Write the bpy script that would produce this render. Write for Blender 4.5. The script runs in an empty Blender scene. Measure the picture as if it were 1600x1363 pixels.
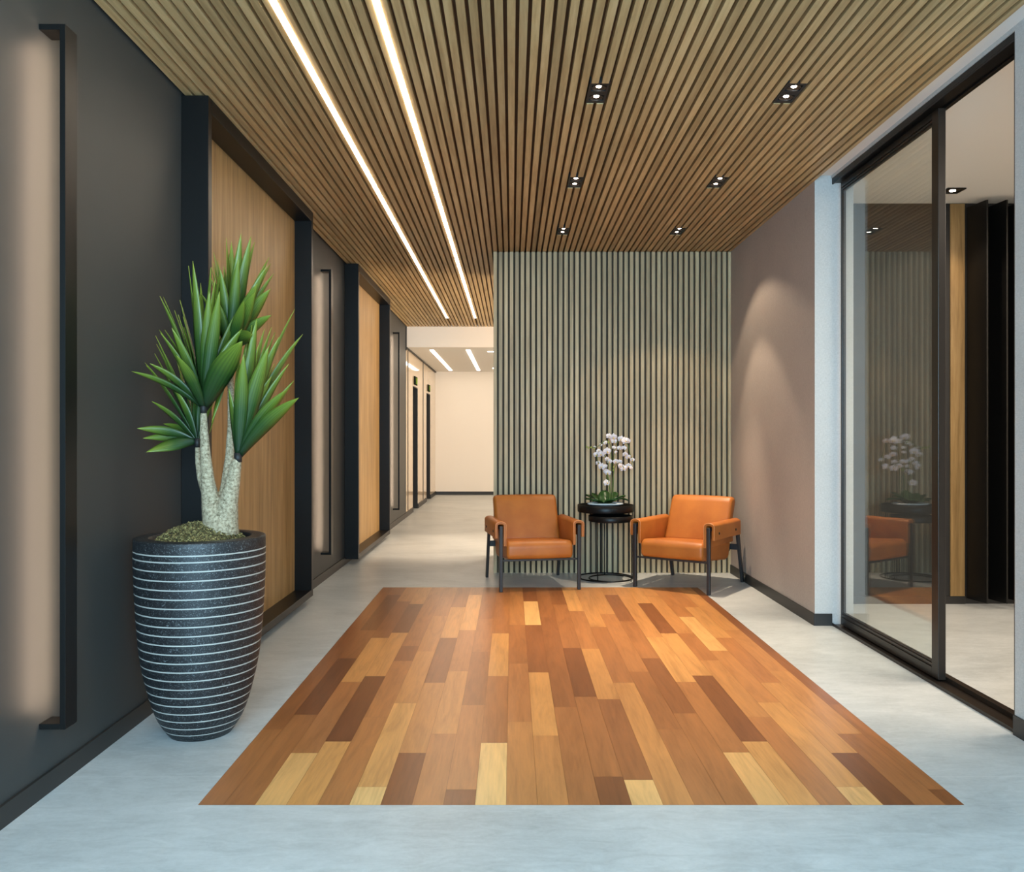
import bpy, bmesh, math, random
from mathutils import Vector, Matrix, noise as mnoise

# ------------------------------------------------------------------ camera, world, big lights, exposure
scene = bpy.context.scene
COL = scene.collection
PI = math.pi
F = 30.0 * 1600 / 36.0            # focal length in pixels
EYE = 1.274

cam_d = bpy.data.cameras.new('camera')
cam = bpy.data.objects.new('camera', cam_d)
COL.objects.link(cam)
cam.location = (0, 0, EYE)
cam.rotation_euler = (PI/2, 0, 0)
cam_d.sensor_fit = 'HORIZONTAL'
cam_d.sensor_width = 36
cam_d.lens = 30
cam_d.clip_start = 0.05
scene.camera = cam

scene.view_settings.view_transform = 'Standard'
scene.view_settings.look = 'None'
scene.view_settings.gamma = 1
scene.view_settings.exposure = 0.0
scene.view_settings.use_curve_mapping = False

world = bpy.data.worlds.new('world')
scene.world = world
world.use_nodes = True
bgn = world.node_tree.nodes['Background']
bgn.inputs[0].default_value = (0.62, 0.80, 1.0, 1)
bgn.inputs[1].default_value = 0.35

def area(name, loc, rot, sx, sy, power, color, parent=None, spread=PI):
    d = bpy.data.lights.new(name, 'AREA')
    d.shape = 'RECTANGLE'; d.size = sx; d.size_y = sy
    d.energy = power; d.color = color; d.spread = spread
    o = bpy.data.objects.new(name, d); COL.objects.link(o)
    o.location = loc; o.rotation_euler = rot
    if parent: o.parent = parent
    return o

def spot(name, loc, target, half_deg, power, color, blend=0.3, radius=0.02, parent=None):
    d = bpy.data.lights.new(name, 'SPOT')
    d.spot_size = math.radians(half_deg*2); d.spot_blend = blend
    d.energy = power; d.color = color; d.shadow_soft_size = radius
    o = bpy.data.objects.new(name, d); COL.objects.link(o)
    o.location = loc
    o.rotation_euler = (Vector(target)-Vector(loc)).to_track_quat('-Z', 'Y').to_euler()
    if parent: o.parent = parent
    return o

WARM = (1.0, 0.80, 0.58)
WARM2 = (1.0, 0.81, 0.61)
# daylight from the glazed entrance behind the camera
area('daylight', (-0.2, -1.6, 1.75), (PI/2-0.5, 0, 0), 3.9, 2.3, 590, (0.47, 0.77, 1.0))
# lobby behind the slat wall: ceiling light, then an added fill from the right
area('lobby_fill', (2.2, 15.8, 2.62), (0, 0, 0), 2.6, 3.4, 50, WARM2)
area('lobby_fill', (3.7, 10.4, 1.7), (PI/2, 0, PI/2-0.35), 2.0, 2.2, 330, WARM2)  # added upright fill that brightens the white bulkhead
# room behind the glass door
area('room_light', (4.3, 3.6, 3.0), (0, 0, 0), 2.4, 2.4, 190, (1.0, 0.84, 0.67))

# ------------------------------------------------------------------ helpers
def srgb(r, g, b):
    f = lambda c: (c/255/12.92) if c/255 <= 0.04045 else ((c/255+0.055)/1.055)**2.4
    return (f(r), f(g), f(b), 1)

class NT:
    def __init__(self, name):
        m = bpy.data.materials.new(name); m.use_nodes = True
        self.m = m; self.t = m.node_tree; self.n = self.t.nodes
        self.bsdf = self.n['Principled BSDF']; self.out = self.n['Material Output']
    def node(self, typ, **kw):
        nd = self.n.new(typ)
        for k, v in kw.items():
            if k == 'ins':
                for kk, vv in v.items(): self.put(nd.inputs[kk], vv)
            else: setattr(nd, k, v)
        return nd
    def put(self, sock, v):
        if isinstance(v, bpy.types.NodeSocket): self.t.links.new(v, sock)
        else: sock.default_value = v
    def set(self, **kw):
        for k, v in kw.items(): self.put(self.bsdf.inputs[k.replace('_', ' ')], v)
    def coord(self, which='Object'):
        return self.node('ShaderNodeTexCoord').outputs[which]
    def mapping(self, vec, scale=(1,1,1), loc=(0,0,0)):
        return self.node('ShaderNodeMapping', ins={'Vector': vec, 'Scale': scale, 'Location': loc}).outputs[0]
    def noise(self, vec, scale=5, detail=4, rough=0.5, dist=0):
        return self.node('ShaderNodeTexNoise', ins={'Vector': vec, 'Scale': scale, 'Detail': detail, 'Roughness': rough, 'Distortion': dist}).outputs[0]
    def math(self, op, a, b=0.0, clamp=False):
        nd = self.node('ShaderNodeMath', operation=op, use_clamp=clamp)
        self.put(nd.inputs[0], a); self.put(nd.inputs[1], b); return nd.outputs[0]
    def ramp(self, fac, stops, interp='LINEAR'):
        nd = self.node('ShaderNodeValToRGB'); self.put(nd.inputs[0], fac)
        cr = nd.color_ramp; cr.interpolation = interp
        while len(cr.elements) < len(stops): cr.elements.new(0.5)
        for e, (p, c) in zip(cr.elements, stops):
            e.position = p; e.color = c if len(c) == 4 else (*c, 1)
        return nd.outputs[0]
    def mix(self, fac, a, b, blend='MIX'):
        nd = self.node('ShaderNodeMix', data_type='RGBA', blend_type=blend)
        self.put(nd.inputs[0], fac); self.put(nd.inputs[6], a); self.put(nd.inputs[7], b)
        return nd.outputs[2]
    def xyz(self, vec):
        return self.node('ShaderNodeSeparateXYZ', ins={0: vec}).outputs
    def bump(self, h, strength=0.2, dist=0.01):
        self.put(self.bsdf.inputs['Normal'], self.node('ShaderNodeBump', ins={'Height': h, 'Strength': strength, 'Distance': dist}).outputs[0])

def plain(name, col, rough=0.5, metal=0.0, spec=0.5, var=0.0, bump=0.0, bscale=200):
    k = NT(name)
    if var:
        n = k.noise(k.coord(), 3, 5)
        c2 = tuple(max(0, c*(1-var)) for c in col[:3]) + (1,)
        c3 = tuple(min(1, c*(1+var)) for c in col[:3]) + (1,)
        k.set(Base_Color=k.ramp(n, [(0.3, c2), (0.7, c3)]))
    else: k.set(Base_Color=col)
    k.set(Roughness=rough, Metallic=metal)
    k.bsdf.inputs['Specular IOR Level'].default_value = spec
    if bump: k.bump(k.noise(k.coord(), bscale, 3), bump, 0.003)
    return k.m

def wood(name, axis, c1, c2, c3, pitch=0, origin=0, across='x', rough=0.45, spread=0.35):
    """grain runs along axis; with a pitch every slat takes its own tone"""
    k = NT(name)
    co = k.coord()
    sc = [16, 16, 16]; sc['xyz'.index(axis)] = 0.9
    v = k.mapping(co, tuple(sc))
    if pitch:
        idx = k.math('FLOOR', k.math('DIVIDE', k.math('SUBTRACT', k.xyz(co)['xyz'.index(across)], origin), pitch))
        wn = k.node('ShaderNodeTexWhiteNoise', noise_dimensions='1D', ins={'W': idx}).outputs[0]
        off = k.node('ShaderNodeCombineXYZ', ins={0: k.math('MULTIPLY', wn, 37.0), 1: k.math('MULTIPLY', wn, 21.0), 2: k.math('MULTIPLY', wn, 53.0)}).outputs[0]
        v = k.node('ShaderNodeVectorMath', operation='ADD', ins={0: v, 1: off}).outputs[0]
    n1 = k.noise(v, 1.0, 6, 0.6, 0.8)
    n2 = k.noise(v, 5.0, 4, 0.6, 0.2)
    n = k.math('ADD', k.math('MULTIPLY', n1, 0.7), k.math('MULTIPLY', n2, 0.3))
    c = k.ramp(n, [(0.34, c1), (0.5, c2), (0.66, c3)])
    if pitch:
        val = k.math('ADD', k.math('MULTIPLY', wn, spread), 1-spread/2)
        c = k.node('ShaderNodeHueSaturation', ins={'Value': val, 'Color': c}).outputs[0]
    k.set(Base_Color=c, Roughness=rough)
    k.bsdf.inputs['Specular IOR Level'].default_value = 0.35
    k.bump(n2, 0.08, 0.002)
    return k.m

class MB:
    """collects geometry for ONE mesh object"""
    def __init__(self):
        self.v = []; self.f = []; self.mi = []; self.sm = []; self.uv = {}
    def add(self, vs, fs, mi=0, smooth=False):
        o = len(self.v)
        self.v += [tuple(p) for p in vs]
        for fc in fs:
            self.f.append(tuple(i+o for i in fc)); self.mi.append(mi); self.sm.append(smooth)
        return o
    def box(self, x0, x1, y0, y1, z0, z1, mi=0, mats=None):
        vs = [(x0,y0,z0),(x1,y0,z0),(x1,y1,z0),(x0,y1,z0),(x0,y0,z1),(x1,y0,z1),(x1,y1,z1),(x0,y1,z1)]
        fs = [(0,3,2,1),(4,5,6,7),(0,1,5,4),(1,2,6,5),(2,3,7,6),(3,0,4,7)]   # -z +z -y +x +y -x
        o = len(self.v); self.v += vs
        for k, fc in enumerate(fs):
            self.f.append(tuple(i+o for i in fc)); self.mi.append(mats[k] if mats else mi); self.sm.append(False)
    def bar(self, p0, p1, w, d, up=(0,1,0), mi=0, w1=None, d1=None):
        """square bar from p0 to p1, w across and d along up"""
        p0, p1 = Vector(p0), Vector(p1); t = (p1-p0).normalized()
        s = t.cross(Vector(up)).normalized(); u = s.cross(t).normalized()
        w1 = w if w1 is None else w1; d1 = d if d1 is None else d1
        vs = []
        for p, ww, dd in ((p0, w, d), (p1, w1, d1)):
            for a, b in ((-1,-1),(1,-1),(1,1),(-1,1)): vs.append(p + s*a*ww/2 + u*b*dd/2)
        self.add(vs, [(0,1,2,3),(7,6,5,4),(0,4,5,1),(1,5,6,2),(2,6,7,3),(3,7,4,0)], mi)
    def tube(self, pts, r, seg=10, closed=False, mi=0, caps=True):
        pts = [Vector(p) for p in pts]; n = len(pts)
        rs = r if isinstance(r, (list, tuple)) else [r]*n
        vs = []; prev = None
        for i in range(n):
            a = pts[(i-1) % n] if (closed or i > 0) else pts[i]
            b = pts[(i+1) % n] if (closed or i < n-1) else pts[i]
            t = (b-a).normalized()
            if prev is None:
                ref = Vector((0,0,1)) if abs(t.z) < 0.9 else Vector((1,0,0))
                s = t.cross(ref).normalized()
            else: s = (prev - t*prev.dot(t)).normalized()
            prev = s; u = s.cross(t)
            for k in range(seg):
                an = 2*PI*k/seg
                vs.append(pts[i] + (s*math.cos(an)+u*math.sin(an))*rs[i])
        fs = []
        for i in range(n if closed else n-1):
            j = (i+1) % n
            for k in range(seg):
                l = (k+1) % seg
                fs.append((i*seg+k, i*seg+l, j*seg+l, j*seg+k))
        if caps and not closed:
            fs.append(tuple(range(seg-1, -1, -1))); fs.append(tuple((n-1)*seg+k for k in range(seg)))
        self.add(vs, fs, mi, True)
    def lathe(self, prof, c=(0,0,0), seg=48, mis=None, sx=1, sy=1, cap0=True, cap1=True):
        """prof: list of (r, z) from bottom to top, mis: material per ring"""
        o = len(self.v); n = len(prof)
        for r, z in prof:
            for k in range(seg):
                a = 2*PI*k/seg
                self.v.append((c[0]+r*math.cos(a)*sx, c[1]+r*math.sin(a)*sy, c[2]+z))
        for i in range(n-1):
            for k in range(seg):
                l = (k+1) % seg
                self.f.append((o+i*seg+k, o+i*seg+l, o+(i+1)*seg+l, o+(i+1)*seg+k))
                self.mi.append(mis[i] if mis else 0); self.sm.append(True)
        if cap0: self.f.append(tuple(o+k for k in range(seg-1,-1,-1))); self.mi.append(mis[0] if mis else 0); self.sm.append(False)
        if cap1: self.f.append(tuple(o+(n-1)*seg+k for k in range(seg))); self.mi.append(mis[-1] if mis else 0); self.sm.append(False)
    def prism(self, prof, axis, a0, a1, mi=0, smooth=False):
        """closed 2D outline swept along an axis; the outline is given in the two other axes in order"""
        n = len(prof); vs = []
        for a in (a0, a1):
            for p, q in prof:
                vs.append({'x': (a,p,q), 'y': (p,a,q), 'z': (p,q,a)}[axis])
        fs = [(i, (i+1) % n, n+(i+1) % n, n+i) for i in range(n)]
        o = self.add(vs, fs, mi, smooth)
        self.f.append(tuple(o+i for i in range(n-1,-1,-1))); self.mi.append(mi); self.sm.append(False)
        self.f.append(tuple(o+n+i for i in range(n))); self.mi.append(mi); self.sm.append(False)
    def build(self, name, mats, parent=None, bevel=0, seg=2, loc=None, fix=True, sharp=None):
        me = bpy.data.meshes.new(name)
        me.from_pydata(self.v, [], self.f)
        for m in (mats if isinstance(mats, (list, tuple)) else [mats]): me.materials.append(m)
        me.polygons.foreach_set('material_index', self.mi)
        me.polygons.foreach_set('use_smooth', self.sm)
        if fix:
            bm = bmesh.new(); bm.from_mesh(me)
            bmesh.ops.recalc_face_normals(bm, faces=bm.faces[:]); bm.to_mesh(me); bm.free()
        me.update()
        o = bpy.data.objects.new(name, me); COL.objects.link(o)
        if loc: o.location = loc
        if parent: o.parent = parent
        if bevel:
            md = o.modifiers.new('bevel', 'BEVEL'); md.width = bevel; md.segments = seg
            md.limit_method = 'ANGLE'; md.angle_limit = math.radians(sharp or 40)
            md.harden_normals = False
        return o

def tag(o, label=None, cat=None, group=None, kind=None):
    if label: o['label'] = label
    if cat: o['category'] = cat
    if group: o['group'] = group
    if kind: o['kind'] = kind
    return o
def struct(o, label=None, cat=None): return tag(o, label, cat, None, 'structure')
def empty(name, loc=(0,0,0), rz=0):
    o = bpy.data.objects.new(name, None); COL.objects.link(o)
    o.empty_display_size = 0.1
    o.location = loc; o.rotation_euler = (0, 0, rz); return o
def copy_tree(o, parent=None):
    c = o.copy(); COL.objects.link(c)
    if parent: c.parent = parent
    for ch in list(o.children): copy_tree(ch, c)
    return c

# ------------------------------------------------------------------ materials
M = {}
M['ceil_slat'] = wood('ceiling_oak', 'y', srgb(160,130,88), srgb(186,156,110), srgb(204,176,130), 0.0508, -0.0283, 'x', 0.5, 0.36)
M['ceil_back'] = plain('ceiling_backing', srgb(84,60,38), 0.8)
M['wall_slat'] = wood('wall_oak', 'z', srgb(158,138,104), srgb(184,163,126), srgb(204,184,146), 0.0507, -0.1818, 'x', 0.5, 0.30)
M['wall_slat_back'] = plain('slat_backing', srgb(70,60,46), 0.8)
M['panel_oak'] = wood('panel_oak', 'z', srgb(122,94,56), srgb(150,119,75), srgb(172,140,94), 0, 0, 'y', 0.45)
M['black'] = plain('black_metal', srgb(20,19,18), 0.36, 0.0, 0.22)
M['black_matte'] = plain('black_matte', srgb(26,25,24), 0.6)
M['bronze'] = plain('dark_bronze', srgb(36,29,24), 0.33, 0.0, 0.35)
M['base'] = plain('dark_skirting', srgb(38,36,34), 0.45)
M['grey_wall'] = plain('grey_paint', srgb(60,61,60), 0.5, 0, 0.3, 0.03)
M['white_wall'] = plain('cream_paint', srgb(238,231,222), 0.6, 0, 0.4)
M['white_ceil'] = plain('white_plaster', srgb(226,222,216), 0.7)
M['leg_metal'] = plain('charcoal_metal', srgb(52,50,50), 0.42, 0.25)

def fabric(name, c):
    k = NT(name); co = k.coord()
    n1 = k.noise(k.mapping(co, (60, 60, 420)), 1, 3); n2 = k.noise(k.mapping(co, (420, 420, 50)), 1, 3)
    n = k.math('MULTIPLY', k.math('ADD', n1, n2), 0.5)
    n3 = k.noise(co, 2, 3)
    lo = tuple(x*0.84 for x in c[:3])+(1,); hi = tuple(min(1, x*1.12) for x in c[:3])+(1,)
    col = k.ramp(k.math('ADD', k.math('MULTIPLY', n, 0.8), k.math('MULTIPLY', n3, 0.2)), [(0.38, lo), (0.62, hi)])
    k.set(Base_Color=col, Roughness=0.75); k.bump(n, 0.15, 0.002)
    return k.m
M['taupe'] = fabric('taupe_wallcovering', srgb(172,160,152))
M['pale'] = fabric('pale_wallcovering', srgb(190,188,185))

def concrete():
    k = NT('polished_concrete'); co = k.coord()
    n1 = k.noise(k.mapping(co, (0.9, 1.6, 1)), 1.3, 8, 0.62, 0.6)
    n2 = k.noise(k.mapping(co, (3, 9, 1)), 2.0, 8, 0.7, 1.2)
    n3 = k.noise(co, 60, 4, 0.6)
    n = k.math('ADD', k.math('ADD', k.math('MULTIPLY', n1, 0.45), k.math('MULTIPLY', n2, 0.42)), k.math('MULTIPLY', n3, 0.13))
    c = k.ramp(n, [(0.34, srgb(160,164,164)), (0.5, srgb(184,188,188)), (0.66, srgb(203,206,206))])
    joint = k.math('LESS_THAN', k.math('ABSOLUTE', k.math('SUBTRACT', k.xyz(co)[1], 3.19)), 0.0025)
    c = k.mix(k.math('MULTIPLY', joint, 0.35), c, srgb(214,214,212))
    k.set(Base_Color=c, Roughness=k.math('ADD', k.math('MULTIPLY', n2, 0.2), 0.27))
    k.bump(n2, 0.04, 0.004)
    return k.m
M['concrete'] = concrete()

def planks_mat():
    k = NT('mixed_hardwood_planks'); co = k.coord()
    at = k.node('ShaderNodeAttribute', attribute_name='tone').outputs['Fac']
    off = k.node('ShaderNodeCombineXYZ', ins={0: k.math('MULTIPLY', at, 91.0), 1: k.math('MULTIPLY', at, 47.0), 2: 0.0}).outputs[0]
    v = k.node('ShaderNodeVectorMath', operation='ADD', ins={0: co, 1: off}).outputs[0]
    n1 = k.noise(k.mapping(v, (14, 1.6, 1)), 1, 6, 0.6, 1.2)
    n2 = k.noise(k.mapping(v, (90, 5, 1)), 1, 4, 0.6)
    base = k.ramp(at, [(0.0, srgb(104,60,36)), (0.25, srgb(138,84,48)), (0.5, srgb(174,114,66)), (0.75, srgb(206,148,86)), (1.0, srgb(232,188,124))])
    g = k.math('ADD', k.math('MULTIPLY', n1, 0.65), k.math('MULTIPLY', n2, 0.35))
    c = k.mix(0.8, base, k.ramp(g, [(0.3, (0.62,0.58,0.54)), (0.5, (0.97,0.97,0.97)), (0.7, (1.25,1.22,1.15))]), 'MULTIPLY')
    k.set(Base_Color=c, Roughness=0.29); k.bsdf.inputs['Specular IOR Level'].default_value = 0.5
    k.bump(n2, 0.05, 0.001)
    return k.m
M['planks'] = planks_mat()

def glass_mat():
    k = NT('clear_glass')
    geo = k.node('ShaderNodeNewGeometry').outputs['Backfacing']
    ior = k.math('ADD', 1.5, k.math('MULTIPLY', geo, 1/1.5-1.5))
    fr = k.node('ShaderNodeFresnel', ins={'IOR': ior}).outputs[0]
    tr = k.node('ShaderNodeBsdfTransparent', ins={'Color': (0.93, 0.955, 0.945, 1)}).outputs[0]
    gl = k.node('ShaderNodeBsdfGlossy', ins={'Color': (1,1,1,1), 'Roughness': 0.0}).outputs[0]
    mx = k.node('ShaderNodeMixShader', ins={0: fr, 1: tr, 2: gl}).outputs[0]
    k.t.links.new(mx, k.out.inputs[0]); return k.m
M['glass'] = glass_mat()

def emit(name, col, s):
    k = NT(name); k.set(Base_Color=(0.9,0.9,0.9,1), Roughness=0.9)
    k.bsdf.inputs['Emission Color'].default_value = col
    k.bsdf.inputs['Emission Strength'].default_value = s
    return k.m
M['led'] = emit('led_diffuser', (1.0, 0.86, 0.68, 1), 26)
M['led_lobby'] = emit('lobby_led_diffuser', (1.0, 0.87, 0.70, 1), 11)
M['led_wall'] = emit('wall_led_diffuser', (1.0, 0.72, 0.50, 1), 23)
M['lens'] = emit('lamp_lens', (1.0, 0.88, 0.72, 1), 40)

def leather():
    k = NT('tan_leather'); co = k.coord()
    vo = k.node('ShaderNodeTexVoronoi', ins={'Vector': co, 'Scale': 260.0}).outputs[0]
    n = k.noise(co, 5, 5)
    c = k.ramp(n, [(0.3, srgb(164,90,31)), (0.7, srgb(186,109,42))])
    k.set(Base_Color=c, Roughness=0.46); k.bump(vo, 0.08, 0.002)
    return k.m
M['leather'] = leather()
M['piping'] = plain('edge_highlight', srgb(214,142,86), 0.4)  # lighter copy of the leather; the edge highlight is put into its colour

def pot_mat():
    k = NT('black_terrazzo'); co = k.coord()
    n = k.noise(co, 240, 3, 0.7); n2 = k.noise(co, 110, 3, 0.7)
    a = k.ramp(n, [(0.56, (0,0,0)), (0.70, (1,1,1))]); b = k.ramp(n2, [(0.60, (0,0,0)), (0.70, (1,1,1))])
    f = k.math('MULTIPLY', k.math('MAXIMUM', a, b), 0.55)
    k.set(Base_Color=k.mix(f, srgb(17,18,21), srgb(140,146,148)), Roughness=0.5)
    return k.m
M['pot'] = pot_mat()
M['pot_line'] = plain('pale_stripe', srgb(168,167,160), 0.55, bump=0.1)

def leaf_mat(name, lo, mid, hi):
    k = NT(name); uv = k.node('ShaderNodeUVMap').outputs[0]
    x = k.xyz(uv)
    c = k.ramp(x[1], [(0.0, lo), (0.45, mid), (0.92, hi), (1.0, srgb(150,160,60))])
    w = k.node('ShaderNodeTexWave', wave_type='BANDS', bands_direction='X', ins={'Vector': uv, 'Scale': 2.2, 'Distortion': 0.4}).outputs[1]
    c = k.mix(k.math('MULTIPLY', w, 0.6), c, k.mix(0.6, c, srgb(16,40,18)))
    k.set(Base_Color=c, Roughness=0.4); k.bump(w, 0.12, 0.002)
    k.bsdf.inputs['Subsurface Weight'].default_value = 0.0
    return k.m
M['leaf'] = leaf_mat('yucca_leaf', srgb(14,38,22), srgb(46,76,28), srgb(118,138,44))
M['orchid_leaf'] = plain('orchid_leaf', srgb(44,84,34), 0.35, var=0.3)
M['petal'] = plain('orchid_petal', srgb(240,234,236), 0.5, var=0.03)
M['petal_heart'] = plain('orchid_heart', srgb(226,196,120), 0.5)
M['stem'] = plain('orchid_stem', srgb(98,116,52), 0.5)
M['bud'] = plain('orchid_bud', srgb(160,176,70), 0.5)

def bark():
    k = NT('pale_bark'); co = k.coord()
    n = k.noise(co, 90, 6, 0.7); n2 = k.noise(k.mapping(co, (30, 30, 160)), 1, 4, 0.6)
    g = k.math('ADD', k.math('MULTIPLY', n, 0.8), k.math('MULTIPLY', n2, 0.2))
    k.set(Base_Color=k.ramp(g, [(0.37, srgb(92,80,58)), (0.47, srgb(150,136,110)), (0.62, srgb(192,178,150))]), Roughness=0.85)
    k.bump(g, 0.6, 0.006); return k.m
M['bark'] = bark()
def moss():
    k = NT('moss_mulch'); co = k.coord()
    n = k.noise(co, 120, 4, 0.7)
    k.set(Base_Color=k.ramp(n, [(0.38, srgb(40,34,18)), (0.52, srgb(104,90,50)), (0.66, srgb(186,172,112))]), Roughness=0.9)
    return k.m
M['moss'] = moss()
def cream_gloss():
    k = NT('glossy_cream_panel')
    k.set(Base_Color=srgb(206,186,160), Roughness=0.06); k.bsdf.inputs['Specular IOR Level'].default_value = 0.6
    return k.m
M['cream'] = cream_gloss()
M['sign_green'] = plain('sign_green', srgb(112,140,48), 0.9, 0, 0.05)
M['sign_dark'] = plain('sign_dark', srgb(22,30,18), 0.9, 0, 0.05)
M['white_ceramic'] = plain('white_ceramic', srgb(232,232,228), 0.25)

# ------------------------------------------------------------------ setting
XL, XR, H = -1.662, 2.035, 2.99          # left wall, right wall, underside of the ceiling slats
YB, YF, YE = 7.925, 13.39, 18.5          # slat wall, end of slatted ceiling, far wall
Y0 = -1.8
HB = 3.025                               # ceiling backing
HL = 2.668                               # lobby ceiling
RX0, RX1, RY0, RY1 = -1.085, 1.562, 2.945, 7.18    # inlaid wood floor

b = MB()
b.box(-2.2, RX0, Y0, YE+0.2, -0.1, 0); b.box(RX1, 6.2, Y0, YE+0.2, -0.1, 0)
b.box(RX0, RX1, Y0, RY0, -0.1, 0); b.box(RX0, RX1, RY1, YE+0.2, -0.1, 0)
struct(b.build('floor', M['concrete'], fix=False), 'pale grey polished concrete floor around the wood inlay')

# every row of boards from left to right: (distance at which the board ends, tone), front to back
def yd(p): return EYE*F/(p-681.5)
BOARDS = [
 [(1140,.42),(1000,.30),(918,.3)], [(1117,.40),(1029,.10),(985,.33),(930,.10),(918,.35)],
 [(1177,.84),(1066,.45),(997,.68),(940,.30),(918,.55)], [(1159,.76),(1057,.10),(989,.66),(944,.12),(918,.62)],
 [(1121,.50),(1033,.52),(1010,.28),(930,.45),(918,.5)], [(1230,.97),(1099,.76),(1018,.64),(963,.56),(918,.5)],
 [(1177,.20),(1067,.62),(997,.28),(949,.70),(918,.4)], [(1147,.50),(1049,.62),(985,.52),(930,.72),(918,.5)],
 [(1234,.18),(1102,.50),(1019,.36),(967,.46),(918,.36)], [(1161,.97),(1057,.46),(990,.74),(918,.45)],
 [(1128,.60),(1037,.52),(977,.40),(918,.55)], [(1150,.58),(1051,.70),(977,.28),(940,.85),(918,.25)],
 [(1105,.42),(965,.32),(918,.36)], [(1214,.16),(1089,.40),(1013,.16),(945,.42),(918,.3)],
 [(1219,.90),(1093,.34),(1014,.66),(955,.50),(918,.72)], [(1067,.62),(980,.42),(918,.62)],
 [(1140,.46),(1050,.36),(960,.52),(918,.6)], [(1115,.42),(1029,.26),(971,.44),(930,.26),(918,.6)],
 [(1176,.86),(1066,.46),(996,.72),(918,.60)], [(1159,.74),(1056,.20),(990,.68),(943,.20),(918,.66)],
 [(1121,.50),(1032,.60),(990,.46),(931,.56),(918,.6)], [(1230,.88),(1098,.72),(1017,.56),(964,.80),(918,.5)],
 [(1177,.16),(1067,.66),(997,.46),(949,.66),(918,.5)], [(1147,.40),(1049,.62),(985,.56),(918,.6)],
 [(1234,.24),(1101,.40),(1019,.28),(918,.2)]]
def wood_inlay():
    me = bpy.data.meshes.new('floor_inlay'); vs = []; fs = []; tones = []
    rnd = random.Random(4)
    for i, row in enumerate(BOARDS):
        xa = max(RX0, -0.9965+0.1085*(i-1)); xb = min(RX1, -0.9965+0.1085*i)
        if i == 24: xb = RX1
        a = RY0; g = 0.0005
        for p, t in row:
            c = min(RY1, yd(p)) if p > 918 else RY1
            o = len(vs)
            vs += [(xa+g, a+g, 0), (xb-g, a+g, 0), (xb-g, c-g, 0), (xa+g, c-g, 0)]
            fs.append((o, o+1, o+2, o+3)); a = c
            tones.append(min(1, max(0, t+rnd.uniform(-0.02, 0.02))))
    o = len(vs); vs += [(RX0, RY0, -0.004), (RX1, RY0, -0.004), (RX1, RY1, -0.004), (RX0, RY1, -0.004),
                        (RX0, RY0, -0.08), (RX1, RY0, -0.08), (RX1, RY1, -0.08), (RX0, RY1, -0.08)]
    fs += [(o, o+1, o+2, o+3), (o+7, o+6, o+5, o+4)]; tones += [0.1, 0.1]
    me.from_pydata(vs, [], fs); me.materials.append(M['planks'])
    at = me.attributes.new('tone', 'FLOAT', 'FACE'); at.data.foreach_set('value', tones)
    ob = bpy.data.objects.new('floor_inlay', me); COL.objects.link(ob)
    struct(ob, 'rectangle of mixed brown hardwood planks set into the concrete floor')
wood_inlay()

# --- ceiling of oak slats
PITCH, G0, GAP = 0.0508, -0.0283, 0.0165
LIGHTS = [(kx, y) for kx in (8, 27) for y in (4.28, 5.78, 7.16)]       # twin downlights, two slats wide
LL = 0.128
STRIPS = (-10, -18)
b = MB()
for k in range(-32, 41):
    x0 = G0 + PITCH*k + GAP/2; x1 = G0 + PITCH*(k+1) - GAP/2
    if k in STRIPS: x0 += 0.0052
    if k+1 in STRIPS: x1 -= 0.0052
    x1 = min(x1, XR)
    cuts = sorted(y for kx, y in LIGHTS if kx <= k < kx+2)
    a = Y0
    for y in cuts:
        b.box(x0, x1, a, y-LL, H, HB); a = y+LL
    b.box(x0, x1, a, YF, H, HB)
b.box(XL-0.2, XR, Y0, YF, HB, HB+0.1, 1)
b.box(XR, 4.1, YB+0.3, YF, HB, HB+0.1, 1)
struct(b.build('ceiling', [M['ceil_slat'], M['ceil_back']], fix=False), 'ceiling of long narrow oak slats running down the hall')

b = MB(); b.box(XR, 2.15, Y0, 5.74, HB, HB+0.1); b.box(2.15, 2.4, Y0, 3.64, HB, HB+0.1)
struct(b.build('ceiling_strip', M['white_ceil']), 'narrow white plaster ceiling strip above the glass door')
b = MB(); b.box(XL-0.2, 4.1, YF+0.1, YE, HL, HL+0.1)
struct(b.build('ceiling_lobby', M['white_ceil']), 'lower white ceiling over the far end of the corridor')
b = MB(); b.box(XL, 4.1, YF, YF+0.1, HL, HB+0.1)
struct(b.build('wall_upper', M['white_wall']), 'white bulkhead where the slatted ceiling ends')

# --- left wall and far corridor
b = MB(); b.box(XL-0.2, XL, Y0, YF, 0, HB)
struct(b.build('wall_left', M['grey_wall']), 'long dark grey wall on the left')
D1, D2, DH = (14.29, 15.05), (16.57, 17.33), 2.12
b = MB()
for a, c in ((YF, D1[0]), (D1[1], D2[0]), (D2[1], YE)): b.box(XL-0.2, XL, a, c, 0, HL)
for d in (D1, D2): b.box(XL-0.2, XL, d[0], d[1], DH, HL)
struct(b.build('wall_left_far', M['cream']), 'glossy cream panelled wall at the far end of the corridor')
b = MB()
for y in (13.62, 15.94): b.box(XL, XL+0.006, y-0.025, y+0.025, 0.09, HL)
b.box(XL, XL+0.012, YF-0.05, YF, HL-0.05, H-0.001)
b.box(XL, XL+0.02, YF, YE, HL-0.022, HL)
struct(b.build('trim_1', M['black_matte']), 'thin dark joints on the far cream wall')
b = MB(); b.box(XL-0.2, 4.1, YE, YE+0.2, 0, HL+0.1)
struct(b.build('wall_far', M['white_wall']), 'bright cream wall closing the corridor')
b = MB(); b.box(4.0, 4.2, YB+1.3, YE, 0, HB); b.box(XR, 4.1, YB+1.2, YB+1.3, 0, HB)
struct(b.build('wall_lobby', M['white_wall']))

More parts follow.
